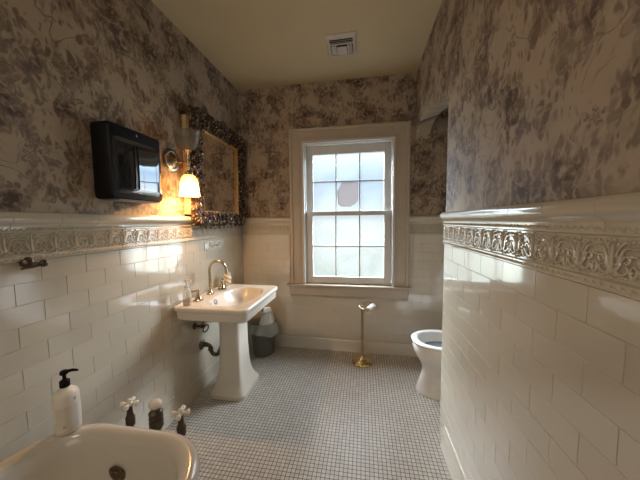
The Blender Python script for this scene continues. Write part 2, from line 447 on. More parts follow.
# ---- relief frieze with a bullnose cap rail
def frieze(name, fn, s0, s1, ends=(False, False), gap=None):
    mb = MB()
    prof = [(.0, ZF), (.012, ZF), (.024, ZF - .004), (.031, ZF - .012), (.034, ZF - .023), (.032, ZF - .035), (.026, ZF - .045), (.018, ZF - .050), (.014, ZF - .055),
            (.012, ZF - .060), (.012, ZF - .082), (.006, ZF - .086), (.006, ZT + .026), (.013, ZT + .022), (.013, ZT + .004), (.009, ZT), (0, ZT)]
    spans = [(s0, s1)] if not gap else [(s0, gap[0]), (gap[1], s1)]
    T = .165
    for a, b in spans:
        # the cap, bands and panel come in tiles with fine joints
        k = 0; s = a
        e = a
        while e < b - 1e-6:
            f_ = min(e + T, b)
            g = .0006
            mb.loops([[fn(e + g, z, o) for o, z in prof], [fn(f_ - g, z, o) for o, z in prof]])
            e = f_
        per = T / 2
        m = int(round((b - a) / per)); per = (b - a) / max(m, 1)
        zc = (ZT + .026 + ZF - .086) / 2; o0 = .006
        for i in range(m):
            c = a + per * (i + .5)
            P = lambda x, z, o=0.0: fn(c + x, zc + z, o0 + o * 2.0)
            S = per / .0825
            def curl(pts, r, flip):
                q = smooth([(x * flip * S, z, .002) for x, z in pts], 4)
                rr = [r * .80 * (1 - .45 * (j / (len(q) - 1))) for j in range(len(q))]
                mb.tube([P(*v) for v in q], rr, 6)
            mb.tube([P(0, z, .003) for z in (-.030, -.012, 0, .012, .030)], [.0024, .0050, .0028, .0050, .0024], 6)
            for zz in (1, -1):
                mb.ball(P(0, .0385 * zz, .002), .0048, 6, 4)
                for x in (-.0105, .0105):
                    mb.ball(P(x * S, .0300 * zz, .002), .0042, 6, 4)
                    mb.ball(P(x * 1.9 * S, .0345 * zz, .001), .0035, 6, 4)
            for fl in (1, -1):
                curl([(.004, -.024), (.013, -.012), (.015, .006), (.022, .020), (.034, .024), (.0412, .022)], .0046, fl)
                curl([(.015, -.004), (.023, .006), (.031, .006), (.033, -.002), (.028, -.008), (.023, -.004)], .0042, fl)
                curl([(.004, -.024), (.016, -.030), (.027, -.026), (.031, -.018), (.026, -.014)], .0042, fl)
                curl([(.006, .006), (.010, .018), (.018, .030), (.027, .034), (.031, .029)], .0036, fl)
                curl([(.0412, -.034), (.036, -.026), (.036, -.016), (.0412, -.010)], .0036, fl)
                curl([(.006, -.012), (.010, -.004), (.009, .006)], .0034, fl)
                mb.ball(P(.026 * fl * S, -.036, .001), .0036, 6, 4)
                mb.ball(P(.036 * fl * S, .036, .001), .0036, 6, 4)
                mb.ball(P(.0375 * fl * S, -.022, .001), .0036, 6, 4)
                mb.ball(P(.0375 * fl * S, .008, .002), .0040, 6, 4)
            # the two narrow leaf bands
            for zb, hh in ((ZF - .071, .0062), (ZT + .013, .0058)):
                for q in range(4):
                    x = -per / 2 + per * (q + .5) / 4
                    mb.tube([fn(c + x - .008, zb - hh * .8, .0125), fn(c + x - .001, zb - hh * .1, .0145), fn(c + x + .008, zb + hh * .8, .0125)], [.0012, .0042, .0012], 5)
                    mb.ball(fn(c + x + .0085, zb - hh * .6, .0130), .0022, 5, 4)
    o = struct(mb.build(name, M['frieze'], None, 45)); return o
frieze('trim_1', fL, YN, D - .034)
frieze('trim_2', fB, 0, CX0)
frieze('trim_3', fB, CX1, XA)
frieze('trim_4', fR, YN, YE)
# return of the rail round the partition's end
frieze('trim_5', lambda s, z, o: (s, YE + o, z), W - .0005, W + WT)

# ---- base courses
def basecourse(name, fn, s0, s1, t=.016):
    p = [(0, 0), (t + .006, 0), (t + .004, .012), (t, .022), (t, BH - .022), (t - .002, BH - .010), (t - .007, BH - .002), (0, BH)]
    return struct(MB().loops([[fn(s0, z, o) for o, z in p], [fn(s1, z, o) for o, z in p]]).build(name, M['tile'], None, 50))
basecourse('baseboard_left', fL, YN, D - .02, .009)
basecourse('baseboard_back', fB, .0, XA)
basecourse('baseboard_right', fR, YN, 1.64, .022)

# ------------------------------------------------------------------ window
win = bpy.data.objects.new('window_1', None); COL.objects.link(win); win.location = (1.195, D, WZ0); struct(win)
def casing():
    mb = MB(); y0, y1 = D - .030, D
    # side boards and head with a raised back band and an inner bead
    for x0, x1 in ((CX0, WX0), (WX1, CX1)):
        mb.box(x0, x1, y0 + .008, y1, WZ0 - .0, 2.385)
    mb.box(WX0, WX1, y0 + .008, y1, WZ1, 2.385)
    b = .028
    mb.box(CX0 - .002, CX0 + b, y0 - .008, y1, WZ0, 2.387).box(CX1 - b, CX1 + .002, y0 - .008, y1, WZ0, 2.387).box(CX0 + b, CX1 - b, y0 - .008, y1, 2.387 - b, 2.387)
    mb.box(WX0 - .045, WX0 - .037, y0 + .003, y1, WZ0, WZ1 + .045).box(WX1 + .037, WX1 + .045, y0 + .003, y1, WZ0, WZ1 + .045).box(WX0 - .037, WX1 + .037, y0 + .003, y1, WZ1 + .037, WZ1 + .045)
    return mb
casing().build('casing', M['casing'], win, 30, bevel=.003)
# inner stop bead, jamb lining
st = MB()
for x0, x1 in ((WX0 - .012, WX0 + .012), (WX1 - .012, WX1 + .012)): st.box(x0, x1, D - .034, D + .02, WZ0, WZ1 + .012)
st.box(WX0 + .012, WX1 - .012, D - .034, D + .02, WZ1 - .012, WZ1 + .012)
st.build('stop_bead', M['sash'], win, 30, bevel=.003)
jl = MB()
for x0, x1 in ((WX0, WX0 + .022), (WX1 - .022, WX1)): jl.box(x0, x1, D, D + .17, WZ0, WZ1)
jl.box(WX0, WX1, D, D + .17, WZ1 - .022, WZ1); jl.box(WX0, WX1, D + .03, D + .17, WZ0, WZ0 + .02)
# parting beads between the two sash tracks
for x0, x1 in ((WX0 + .022, WX0 + .038), (WX1 - .038, WX1 - .022)): jl.box(x0, x1, D + .05, D + .06, WZ0 + .02, WZ1 - .022)
jl.build('jamb', M['sash'], win, 30, bevel=.002)
MB().box(.525, 1.842, D - .062, D + .03, WZ0 - .024, WZ0).build('sill', M['casing'], win, 30, bevel=.007)
MB().box(.548, 1.812, D - .024, D, AZ, WZ0 - .024).build('apron', M['casing'], win, 30, bevel=.006)
def sash(name, z0, z1, y, rails, gz):
    """rails = bottom and top rail heights; six panes each"""
    mb = MB(); x0, x1 = WX0 + .026, WX1 - .026; sw = .066; t = .034
    mb.box(x0, x0 + sw, y, y + t, z0, z1).box(x1 - sw, x1, y, y + t, z0, z1)
    gx0, gx1 = x0 + sw, x1 - sw; g0, g1 = z0 + rails[0], z1 - rails[1]
    mb.box(gx0, gx1, y, y + t, z0, g0).box(gx0, gx1, y, y + t, g1, z1)
    o = mb.build(name, M['sash'], win, 30, bevel=.003)
    bars = MB(); bw = .0075
    for k in (1, 2):
        x = gx0 + (gx1 - gx0) * k / 3; bars.box(x - bw, x + bw, y + .004, y + .026, g0, g1)
    zm = g0 + (g1 - g0) * gz; bars.box(gx0, gx1, y + .005, y + .025, zm - bw, zm + bw)
    bars.build('glazing_bar', M['sash'], o, 30, bevel=.002)
    pa = MB(); pa.box(gx0, gx1, y + .013, y + .016, g0, g1); pa.build('pane', M['pane'], o, 30)
    return gx0, gx1, g0, g1
sash('lower_sash', WZ0 + .005, 1.520, D + .012, (.075, .045), .505)
gx0, gx1, g0, g1 = sash('upper_sash', 1.478, WZ1 - .024, D + .062, (.045, .088), .52)

# paper patch taped over the middle pane of the upper sash, lower row
pp = MB(); X0, X1 = gx0 + (gx1 - gx0) * .355, gx0 + (gx1 - gx0) * .640; Z1 = g0 + (g1 - g0) * .50; Z0 = g0 + .045
oc = [(X0 + .045, Z1), (X1, Z1), (X1 + .004, Z0 + .07), (X1 - .022, Z0 + .035), (X1 - .08, Z0), (X0 + .035, Z0 + .004), (X0 + .004, Z0 + .03), (X0 - .006, Z1 - .09)]
yp = D + .0745
pp.loops([[(x, yp, z) for x, z in oc], [(x, yp - .0018, z) for x, z in oc]])
ptc = tag(pp.build('paper_patch', M['patch']), 'pinkish grey paper patch stuck on a middle pane of the window', 'paper')
for q in ([(X0 + .05, Z1 - .05), (X1 - .05, Z1 - .16)], [(X0 + .02, Z0 + .12), (X0 + .12, Z0 + .05)], [(X0 + .09, Z1 - .06), (X0 + .08, Z0 + .13)]):
    pass

# ------------------------------------------------------------------ ceiling vent
t = thing('ceiling_vent', (1.18, 2.23, ZC), 'white metal louvred air vent in the cream ceiling', 'vent')
x0, x1, y0, y1 = 1.06, 1.30, 2.10, 2.36
MB().box(x0 + .02, x1 - .02, y0 + .02, y1 - .02, ZC - .004, ZC - .001).build('backing', M['ventdark'], t)
fr = MB(); q = .027
L0 = rrect(x0, x1, y0, y1, .006, ZC - .001, 2); L1 = rrect(x0, x1, y0, y1, .006, ZC - .006, 2)
L2 = rrect(x0 + q * .7, x1 - q * .7, y0 + q * .7, y1 - q * .7, .004, ZC - .022, 2); L3 = rrect(x0 + q, x1 - q, y0 + q, y1 - q, .003, ZC - .022, 2); L4 = rrect(x0 + q, x1 - q, y0 + q, y1 - q, .003, ZC - .003, 2)
fr.loops([L0, L1, L2, L3, L4], False, False).build('frame', M['vent'], t, 25)
def slat(a, b, tilt):
    """thin tilted blade from a to b"""
    a, b = Vector(a), Vector(b); d = (b - a).normalized(); s = d.cross(Vector((0, 0, 1)))
    w = s * (.011 * math.cos(tilt)) + Vector((0, 0, 1)) * (.011 * math.sin(tilt)); nn = d.cross(w).normalized() * .0012
    L = []
    for p in (a, b): L.append([p - w - nn, p + w - nn, p + w + nn, p - w + nn])
    MB().loops(L).build('slat', M['vent'], t, 30)
zc = ZC - .013
for k in range(4): slat((x0 + .028, y0 + .044 + k * .020, zc), (x1 - .028, y0 + .044 + k * .020, zc), -.55 if k < 3 else -.2)
for k in range(2):
    slat((x0 + .044 + k * .022, y1 - .030, zc), (x0 + .044 + k * .022, y1 - .140, zc), -.55)
    slat((x1 - .044 - k * .022, y1 - .030, zc), (x1 - .044 - k * .022, y1 - .140, zc), .55)
for k in range(4): slat((x0 + .080, y1 - .040 - k * .022, zc), (x1 - .080, y1 - .040 - k * .022, zc), .30)

# ------------------------------------------------------------------ paper towel dispenser
t = thing('paper_towel_dispenser', (0, 1.30, 1.54), 'black plastic paper towel dispenser with glossy curved cover on left wall', 'towel dispenser')
def disp(y0, y1, z0, z1, prof, N=24, r=.05):
    """rounded face outline in (y, z); prof = (outward x, inset) loops"""
    L = []
    for x, ins in prof:
        l = rrect(y0 + ins, y1 - ins, z0 + ins, z1 - ins, max(r - ins * .5, .012), 0, 6)
        L.append([(x, p[0], p[1]) for p in l])
    return MB().loops(L)
disp(1.135, 1.475, 1.545, 1.935, [(.002, .006), (.004, .0), (.092, .0), (.106, .008)], r=.022).build('body', M['blackm'], t, 35)
# glossy cover: bowed front with a softened edge, flat towards its far side
cv = MB(); L = []
ys, zs = (1.150, 1.468), (1.572, 1.872)
NX, NZ = 22, 18
def cx(u, v):
    e = max(0, 1 - (abs(2 * v - 1)) ** 14) ** .5 * max(0, 1 - (abs(2 * u - 1)) ** (14 if u > .5 else 2.6)) ** .5
    return .104 + e * (.010 + .004 * math.sin(PI * v) - .006 * (2 * u - 1) * (u < .5) - .012 * max(0, .45 - u))
vs = [(cx(i / NX, j / NZ), ys[0] + (ys[1] - ys[0]) * i / NX, zs[0] + (zs[1] - zs[0]) * j / NZ) for j in range(NZ + 1) for i in range(NX + 1)]
fs = [(j * (NX + 1) + i, j * (NX + 1) + i + 1, (j + 1) * (NX + 1) + i + 1, (j + 1) * (NX + 1) + i) for j in range(NZ) for i in range(NX)]
cv.add(vs, fs).build('front_cover', M['blackg'], t, 60)
cb = MB()
for yy in (1.268, 1.292):
    cb.tube([(cx((yy - ys[0]) / (ys[1] - ys[0]), j / NZ) + .0005, yy, zs[0] + (zs[1] - zs[0]) * j / NZ) for j in range(2, NZ - 1)], .0035, 6)
cb.build('cover_rib', M['blackm'], t)
MB().box(.012, .100, 1.18, 1.44, 1.5385, 1.548).build('paper_slot', M['darkgrey'], t, 30, bevel=.003)
MB().lathe([(.0, .0), (.007, .0), (.007, .004), (.004, .006)], (.105, 1.30, 1.905), 'x', 12).build('lock', M['steel'], t)

# ------------------------------------------------------------------ sconce
sx, sy = .130, 1.702
t = thing('wall_sconce', (0, 1.695, 1.86), 'brass wall sconce with one lit shade and one dark upturned shade', 'wall lamp')
MB().lathe([(.076, .0), (.082, .004), (.082, .010), (.072, .016), (.060, .015), (.056, .022), (.040, .026), (.028, .032), (.018, .044), (.001, .046)], (0, 1.695, 1.86), 'x', 32).build('backplate', M['nickel'], t, 50)
MB().tube(smooth([(.035, 1.696, 1.858), (.07, 1.703, 1.850), (.105, 1.711, 1.846), (sx, sy, 1.846)], 5), .0065, 10).build('arm', M['nickel'], t)
MB().lathe([(.004, 1.745), (.026, 1.745), (.029, 1.752), (.029, 1.772), (.018, 1.782), (.009, 1.790), (.008, 1.830), (.015, 1.838), (.017, 1.846), (.015, 1.854), (.008, 1.862), (.008, 1.905), (.018, 1.915), (.029, 1.925), (.029, 1.938), (.026, 1.942), (.004, 1.942)], (sx, sy, 0), 'z', 20).build('socket', M['nickel'], t, 40)
def shade(prof, flute, mat, N=48):
    out = []; inn = []
    for r, z in prof:
        out.append([(sx + (r * (1 + flute * math.cos(12 * 2 * PI * i / N))) * math.cos(2 * PI * i / N), sy + (r * (1 + flute * math.cos(12 * 2 * PI * i / N))) * math.sin(2 * PI * i / N), z) for i in range(N)])
    for r, z in reversed(prof):
        inn.append([(sx + (r - .0022) * math.cos(2 * PI * i / N), sy + (r - .0022) * math.sin(2 * PI * i / N), z) for i in range(N)])
    return MB().loops(out + inn + [out[0]], False, False).build('lamp_shade', mat, t, 60)
dn = shade([(.028, 1.757), (.040, 1.748), (.052, 1.728), (.059, 1.700), (.062, 1.665), (.065, 1.630), (.070, 1.606)], .018, M['shade_on']); dn['label'] = 'lit amber glass shade'
up = shade([(.028, 1.930), (.046, 1.938), (.064, 1.956), (.075, 1.982), (.080, 2.010), (.083, 2.036), (.088, 2.052)], .0, M['shade_off']); up['label'] = 'unlit frosted glass shade'
MB().lathe([(.002, 1.640), (.014, 1.645), (.021, 1.660), (.021, 1.678), (.013, 1.705), (.010, 1.744)], (sx, sy, 0), 'z', 16).build('bulb', M['bulb'], t)
lp = bpy.data.lights.new('sconce_lamp', 'POINT'); lp.energy = 15; lp.color = (1, .52, .19); lp.shadow_soft_size = .022
lo = bpy.data.objects.new('sconce_lamp', lp); COL.objects.link(lo); lo.location = (sx, sy, 1.612); lo.parent = t; lo.location = Vector((sx, sy, 1.626)) - t.location

# ------------------------------------------------------------------ mirror
t = thing('wall_mirror', (.04, 2.25, 1.38), 'rectangular mirror in a heavily carved dark gilt frame above the sink', 'mirror')
my0, my1, mz0, mz1 = 1.835, 2.685, 1.388, 2.300
iy0, iy1, iz0, iz1 = 1.972, 2.545, 1.512, 2.150
def rectloop(f, x):   # f 0 = outer, 1 = inner
    a, b, c, d = my0 + (iy0 - my0) * f, my1 + (iy1 - my1) * f, mz0 + (iz0 - mz0) * f, mz1 + (iz1 - mz1) * f
    return [(x, a, c), (x, b, c), (x, b, d), (x, a, d)]
MB().box(.002, .037, 1.803, 2.66, 1.480, 2.22).build('backing_board', M['wood'], t, 30)
MB().loops([rectloop(0, .036), rectloop(.02, .060), rectloop(.2, .078), rectloop(.45, .072), rectloop(.7, .066), rectloop(.86, .062), rectloop(.9, .050), rectloop(.9, .036)], False, False).build('frame', M['frame'], t, 25)
frm = t.children[-1]
# carved scrolls and leaves over the whole frame
cz = MB(); rg = random.Random(11)
def spiral(c, r0, turns, a0, ccw, x):
    N = 16; q = []
    for i in range(N + 1):
        f = i / N; r = r0 * (1 - .82 * f); a = a0 + ccw * turns * 2 * PI * f
        q.append((x + .006 * f, c[0] + r * math.cos(a), c[1] + r * math.sin(a)))
    cz.tube(q, [.0085 * (1 - .5 * i / N) for i in range(N + 1)], 6)
    cz.ball(q[-1], .008, 6, 4)
def leaf(c, a, l, x):
    q = [(x + .008 * math.sin(PI * f), c[0] + l * f * math.cos(a + .5 * f), c[1] + l * f * math.sin(a + .5 * f)) for f in (0, .25, .5, .75, 1)]
    cz.tube(q, [.003, l * .20, l * .23, l * .14, .002], 6)
def run(p, q, nx, nz, n):
    for i in range(n):
        f = (i + .5) / n; y = p[0] + (q[0] - p[0]) * f; z = p[1] + (q[1] - p[1]) * f
        s = 1 if i % 2 else -1
        a = math.atan2(q[1] - p[1], q[0] - p[0])
        spiral((y + nx * .020 * s, z + nz * .020 * s), .040, 1.2, a + (0 if s > 0 else PI), s, .074)
        for k in range(4): leaf((y + rg.uniform(-.045, .045), z + rg.uniform(-.045, .045)), rg.uniform(0, 2 * PI), rg.uniform(.035, .06), .072)
        # scalloped outer edge
        leaf((y - nx * .04, z - nz * .04), math.atan2(-nz, -nx) - .25, .050, .062)
        leaf((y - nx * .04 + .02 * nz, z - nz * .04 + .02 * nx), math.atan2(-nz, -nx) + .5, .040, .060)
hw = .062
run((my0 + hw, mz0 + .1), (my0 + hw, mz1 - .1), 1, 0, 9); run((my1 - hw, mz0 + .1), (my1 - hw, mz1 - .1), -1, 0, 9)
run((my0 + .1, mz0 + .058), (my1 - .1, mz0 + .058), 0, 1, 9); run((my0 + .1, mz1 - .068), (my1 - .1, mz1 - .068), 0, -1, 9)
for cy, cz_, sy_, sz_ in ((my0 + .055, mz0 + .05, -1, -1), (my1 - .055, mz0 + .05, 1, -1), (my0 + .055, mz1 - .05, -1, 1), (my1 - .055, mz1 - .05, 1, 1)):
    for k in range(7):
        leaf((cy - sy_ * .02, cz_ - sz_ * .02), math.atan2(sz_, sy_) + (k - 3) * .42 - .25, .085, .074)
    spiral((cy, cz_), .036, 1.3, 0, sy_ * sz_, .082)
for k in range(7): leaf((2.26, mz1 - .04), PI / 2 + (k - 3) * .36 - .25, .075, .076)
cz.build('carving', M['frame'], frm, 50)
def rim(f0, f1, xa, xb):
    return MB().loops([rectloop(f0, xa), rectloop((f0 + f1) / 2, xb), rectloop(f1, xb - .004), rectloop(f1, .036)], False, False)
rim(.86, 1.0, .060, .067).build('inner_rim', M['gilt'], t, 25)
MB().box(.037, .046, iy0 - .012, iy1 + .012, iz0 - .012, iz1 + .012).build('mirror_glass', M['mirror'], t, 30)
t.rotation_euler = (0, math.radians(1.2), 0)

# ------------------------------------------------------------------ swing hook on the tiles
t = thing('towel_hook', (.008, .835, 1.235), 'dark metal towel hook with ball end on left tiled wall', 'hook')
MB().lathe([(.022, .0), (.023, .006), (.020, .016), (.013, .024), (.007, .030), (.001, .031)], (.006, .835, 1.264), 'x', 24).build('wall_flange', M['antique'], t, 50)
MB().tube(smooth([(.030, .835, 1.264), (.05, .835, 1.262), (.078, .840, 1.260)], 5), .0055, 10).build('stem', M['steel'], t)
MB().tube([(.083, .772, 1.249), (.083, .79, 1.251), (.083, .815, 1.254), (.081, .84, 1.258)], [.0030, .0045, .0060, .0070], 10).build('arm', M['antique'], t)
MB().ball((.080, .845, 1.260), .0145, 16, 10).build('ball_end', M['antique'], t)

# ------------------------------------------------------------------ small painted scroll plaque above the sink
t = thing('scroll_plaque', (.009, 2.19, 1.21), 'small pale plaque with grey scrollwork on tiles above the faucet', 'plaque')
L = [rrect(2.035, 2.355, 1.168, 1.252, .02, 0, 4)]
MB().loops([[(x, p[0], p[1]) for p in rrect(2.035 + i, 2.355 - i, 1.168 + i, 1.252 - i, .016, 0, 4)] for x, i in ((.004, 0), (.0085, 0), (.010, .003))]).build('panel', M['decalbg'], t)
sc = MB(); X = .0105
for pts in ([(2.05, 1.232), (2.062, 1.246), (2.082, 1.244)], [(2.05, 1.190), (2.062, 1.176), (2.090, 1.176)], [(2.34, 1.186), (2.325, 1.176), (2.30, 1.178)],
            [(2.10, 1.20), (2.105, 1.228), (2.118, 1.236), (2.122, 1.222), (2.108, 1.212), (2.124, 1.204), (2.128, 1.194), (2.112, 1.190)],
            [(2.135, 1.20), (2.150, 1.214), (2.158, 1.204), (2.146, 1.193), (2.160, 1.196), (2.172, 1.196), (2.184, 1.236), (2.178, 1.196)],
            [(2.19, 1.196), (2.205, 1.214), (2.212, 1.196), (2.226, 1.214), (2.236, 1.196), (2.252, 1.216), (2.268, 1.230), (2.290, 1.212), (2.312, 1.198)]):
    q = smooth([(X, y, z) for y, z in pts], 5); sc.tube(q, [.0028 * (.5 + math.sin(PI * i / (len(q) - 1))) for i in range(len(q))], 5, flat=1)
sc.build('scroll_lettering', M['decal'], t)

# ------------------------------------------------------------------ pedestal sink
SY = 1.95
t = thing('pedestal_sink', (.27, SY, 0), 'white china pedestal sink with brass taps on left wall', 'sink')
bx0, bx1, by0, by1 = .014, .582, 1.598, 2.302
ox, oy, oa, ob = (bx0 + bx1) / 2, (by0 + by1) / 2, (bx1 - bx0) / 2, (by1 - by0) / 2
def O(z, ins, n=14): return sup(ox, oy, z, oa - ins, ob - ins, n, 72)
def E(z, k, n=2.6): return sup(.345, SY, z, .165 * k, .255 * k, n, 72)
MB().loops([sup(.285, SY, .630, .085, .100, 4, 72), sup(.285, SY, .660, .15, .19, 3.4, 72), sup(.292, SY, .696, .215, .27, 4, 72), O(.716, .060, 9), O(.724, .020), O(.731, .013), O(.782, .010), O(.788, .004), O(.793, .0), O(.812, .0), O(.818, .003), O(.8215, .009),
            O(.8220, .026), O(.8195, .034), E(.8195, 1.10), E(.818, 1.05), E(.812, 1.0), E(.790, .95), E(.755, .86), E(.722, .70), E(.702, .45), E(.696, .15)]).build('basin', M['china'], t, 40)
MB().lathe([(.024, .698), (.024, .701), (.017, .701), (.015, .699), (.001, .699)], (.345, SY, 0), 'z', 20).build('drain', M['nickel'], t)
MB().lathe([(.019, -.006), (.020, .003), (.017, .004), (.015, .001), (.001, .001)], (0, 0, 0), 'z', 16, Matrix.Translation((.199, 1.86, .786)) @ Matrix.Rotation(math.radians(62), 4, 'Y')).build('overflow', M['antique'], t)
PX, PY = .272, 2.0
def Q(z, a, b, n=7): return sup(PX, PY, z, a, b, n, 56)
MB().loops([Q(0, .157, .178), Q(.030, .157, .178), Q(.040, .150, .171), Q(.052, .145, .166), Q(.075, .128, .148), Q(.11, .113, .130), Q(.17, .101, .116), Q(.26, .093, .107), Q(.42, .088, .101), Q(.56, .087, .099), Q(.62, .092, .104), Q(.655, .104, .118), Q(.69, .11, .13)]).build('pedestal', M['china'], t, 30)
# faucet
fb = [(.030, .0), (.031, .006), (.024, .011), (.020, .020), (.014, .030), (.010, .046), (.0085, .055)]
FX = .100
MB().lathe([(r, .8215 + h) for r, h in fb] + [(.0125, .882), (.0135, .890), (.0100, .897)], (FX, SY, 0), 'z', 20).build('faucet_base', M['nickel'], t, 50)
gp = [(FX, SY, .89), (FX, SY, .96), (FX, SY, 1.01)]
for i in range(13):
    a = PI - PI * .98 * i / 12; gp.append((FX + .066 + .066 * math.cos(a), SY + .03 * i / 12, 1.022 + .075 * math.sin(a)))
gp.append((gp[-1][0] + .001, gp[-1][1], 1.005))
sp = MB().tube(smooth(gp, 3), .0115, 12)
sp.lathe([(.0095, -.012), (.0130, -.010), (.0130, .010), (.0100, .016)], (gp[-1][0], gp[-1][1], 1.000), 'z', 14)
sp.build('faucet_spout', M['nickel'], t, 50)
for k, yy in enumerate((1.775, 2.115)):
    h = MB().lathe([(r * 1.2, .8215 + hh * 1.1) for r, hh in fb] + [(.0155, .888), (.0175, .896), (.012, .905), (.002, .911)], (FX + .01, yy, 0), 'z', 20).build('faucet_handle', M['nickel'], t, 50)
    s = -1 if k == 0 else 1
    MB().tube([(FX + .01, yy, .897), (FX - .004, yy + s * .03, .899), (FX - .018, yy + s * .066, .902)], [.0068, .0062, .0085], 8).build('lever', M['nickel'], h)

# plumbing below
t = thing('supply_valve', (.008, 1.855, .61), 'dark bronze water valve with oval handle below near end of sink', 'valve', 'sink plumbing')
def valve(t, y, z):
    MB().lathe([(.026, 0), (.028, .003), (.020, .009), (.010, .012), (.009, .06), (.014, .062), (.014, .085), (.008, .088)], (.008, y, z), 'x', 18).build('valve_body', M['pipe'], t, 50)
    c = Vector((.108, y, z)); q = [(c.x, c.y + .036 * math.cos(a), c.z - .014 + .026 * math.sin(a)) for a in [2 * PI * i / 16 for i in range(16)]]
    MB().tube(q, .0060, 6, closed=True).build('oval_handle', M['pipe'], t)
valve(t, 1.855, .580)
MB().tube(smooth([(.080, 1.855, .592), (.082, 1.865, .612), (.088, 1.890, .618), (.100, 1.925, .596), (.112, 1.955, .590), (.128, 1.975, .61), (.14, 1.98, .65)], 5), .0055, 8).build('supply_tube', M['pipe'], t)
t = thing('supply_valve', (.008, 2.05, .61), 'dark bronze water valve behind the sink pedestal', 'valve', 'sink plumbing')
valve(t, 2.05, .590)
MB().tube(smooth([(.080, 2.05, .602), (.083, 2.045, .622), (.10, 2.02, .632), (.14, 1.99, .652)], 5), .0055, 8).build('supply_tube', M['pipe'], t)
t = thing('drain_trap', (.008, 1.955, .37), 'dark bronze drain trap running from left wall to pedestal', 'pipe', 'sink plumbing')
MB().lathe([(.042, 0), (.043, .004), (.032, .012), (.022, .018)], (.008, 1.940, .385), 'x', 22).build('escutcheon', M['pipe'], t, 50)
tp_ = smooth([(.012, 1.940, .385), (.06, 1.940, .385), (.082, 1.940, .372), (.090, 1.940, .345), (.104, 1.942, .312), (.130, 1.946, .302), (.156, 1.952, .315), (.166, 1.956, .345), (.186, 1.965, .40)], 5)
MB().tube(tp_, .0165, 12).build('trap_pipe', M['pipe'], t)
for f in (3, 14, 33):
    p = Vector(tp_[f]); d = (Vector(tp_[f + 1]) - p).normalized() * .010
    MB().tube([p - d, p + d], .021, 10).build('slip_nut', M['pipe'], t, 50)

# things standing on the sink
t = thing('soap_bottle', (.105, 1.655, .822), 'clear pump bottle with amber soap on near corner of sink', 'bottle')
bz = .8225; c = (.105, 1.655, 0)
MB().lathe([(.026, bz), (.030, bz + .004), (.030, bz + .085), (.026, bz + .105), (.014, bz + .120), (.012, bz + .130), (.010, bz + .130), (.012, bz + .118), (.024, bz + .103), (.028, bz + .084), (.028, bz + .006), (.002, bz + .005)], c, 'z', 24).build('bottle', M['clear'], t, 50)
MB().lathe([(.002, bz + .0055), (.0272, bz + .0065), (.0272, bz + .050), (.002, bz + .050)], c, 'z', 20).build('soap', M['amber'], t, 50)
pm = MB().lathe([(.013, bz + .128), (.015, bz + .130), (.015, bz + .142), (.006, bz + .146), (.005, bz + .172), (.011, bz + .174), (.011, bz + .184), (.002, bz + .186)], c, 'z', 16)
pm.tube([(c[0], c[1], bz + .180), (c[0] + .030, c[1] + .006, bz + .180), (c[0] + .038, c[1] + .008, bz + .170)], [.0055, .0045, .0035], 8)
pm.build('pump', M['white'], t, 50)
t = thing('striped_jar', (.090, 2.245, .822), 'small white jar with slanted gold stripes at far end of sink', 'jar')
c = (.090, 2.245, 0); z = .8225
MB().lathe([(.026, z), (.030, z + .004), (.036, z + .03), (.037, z + .075), (.034, z + .098), (.030, z + .106), (.027, z + .106), (.031, z + .09), (.031, z + .01), (.002, z + .008)], c, 'z', 28).build('jar', M['stripe'], t, 50)
MB().lathe([(.031, z + .1065), (.033, z + .110), (.030, z + .118), (.012, z + .124), (.006, z + .130), (.006, z + .136), (.001, z + .139)], c, 'z', 24).build('lid', M['china'], t, 50)

# ------------------------------------------------------------------ waste bin by the back corner
bcx, bcy = .292, 2.585
t = thing('waste_bin', (bcx, bcy, 0), 'round grey waste bin with a clear liner in the corner behind sink', 'bin')
MB().lathe([(.100, 0), (.106, .004), (.128, .325), (.131, .345), (.127, .347), (.123, .325), (.102, .010), (.002, .008)], (bcx, bcy, 0), 'z', 36).build('bin', M['bin'], t, 50)
Lb = []
N = 56
for k, (r, z) in enumerate([(.112, .16), (.119, .30), (.126, .351), (.136, .354), (.144, .335), (.154, .295), (.162, .245)]):
    l = []
    for i in range(N):
        a = 2 * PI * i / N; wv = (.010 * math.sin(3 * a + .6) + .006 * math.sin(7 * a)) * max(0, k - 3) / 3
        hz = -.03 * math.sin(2 * a + 2.2) * max(0, k - 3) / 3
        x = bcx + (r + wv) * math.cos(a); y = bcy + (r + wv) * math.sin(a)
        l.append((max(x, .02), min(y, D - .022), z + hz))
    Lb.append(l)
MB().loops(Lb, False, False).build('liner', M['bag'], t, 70)
# crumpled paper heaped in it, and a spent roll on top
cp = MB(); rg = random.Random(5); Lq = []
for k in range(9):
    f = k / 8; z = .24 + .235 * f; r = .070 * (1 - f ** 2.4) + .022
    Lq.append([(bcx + .038 + .022 * f + (r + rg.uniform(-.011, .011)) * math.cos(2 * PI * i / 22), bcy + .012 + (r + rg.uniform(-.011, .011)) * math.sin(2 * PI * i / 22), z + rg.uniform(-.009, .009)) for i in range(22)])
tag(cp.loops(Lq).build('crumpled_paper', M['tissue'], None, 30), 'heap of crumpled white paper rising out of the waste bin', 'paper')
t = thing('paper_roll', (.342, 2.545, .44), 'empty paper roll with dark hole on top of waste bin heap', 'paper roll')
Mx = Matrix.Translation((.345, 2.545, .490)) @ Matrix.Rotation(math.radians(-35), 4, 'Z') @ Matrix.Rotation(math.radians(82), 4, 'X')
MB().lathe([(.030, -.045), (.030, .045), (.022, .045), (.022, -.045), (.030, -.045)], (0, 0, 0), 'z', 24, Mx).build('tube', M['tissue'], t, 40)
MB().lathe([(.001, .0), (.0216, .0), (.0216, .002), (.001, .002)], (0, 0, 0), 'z', 20, Mx).build('core', M['card'], t, 40)

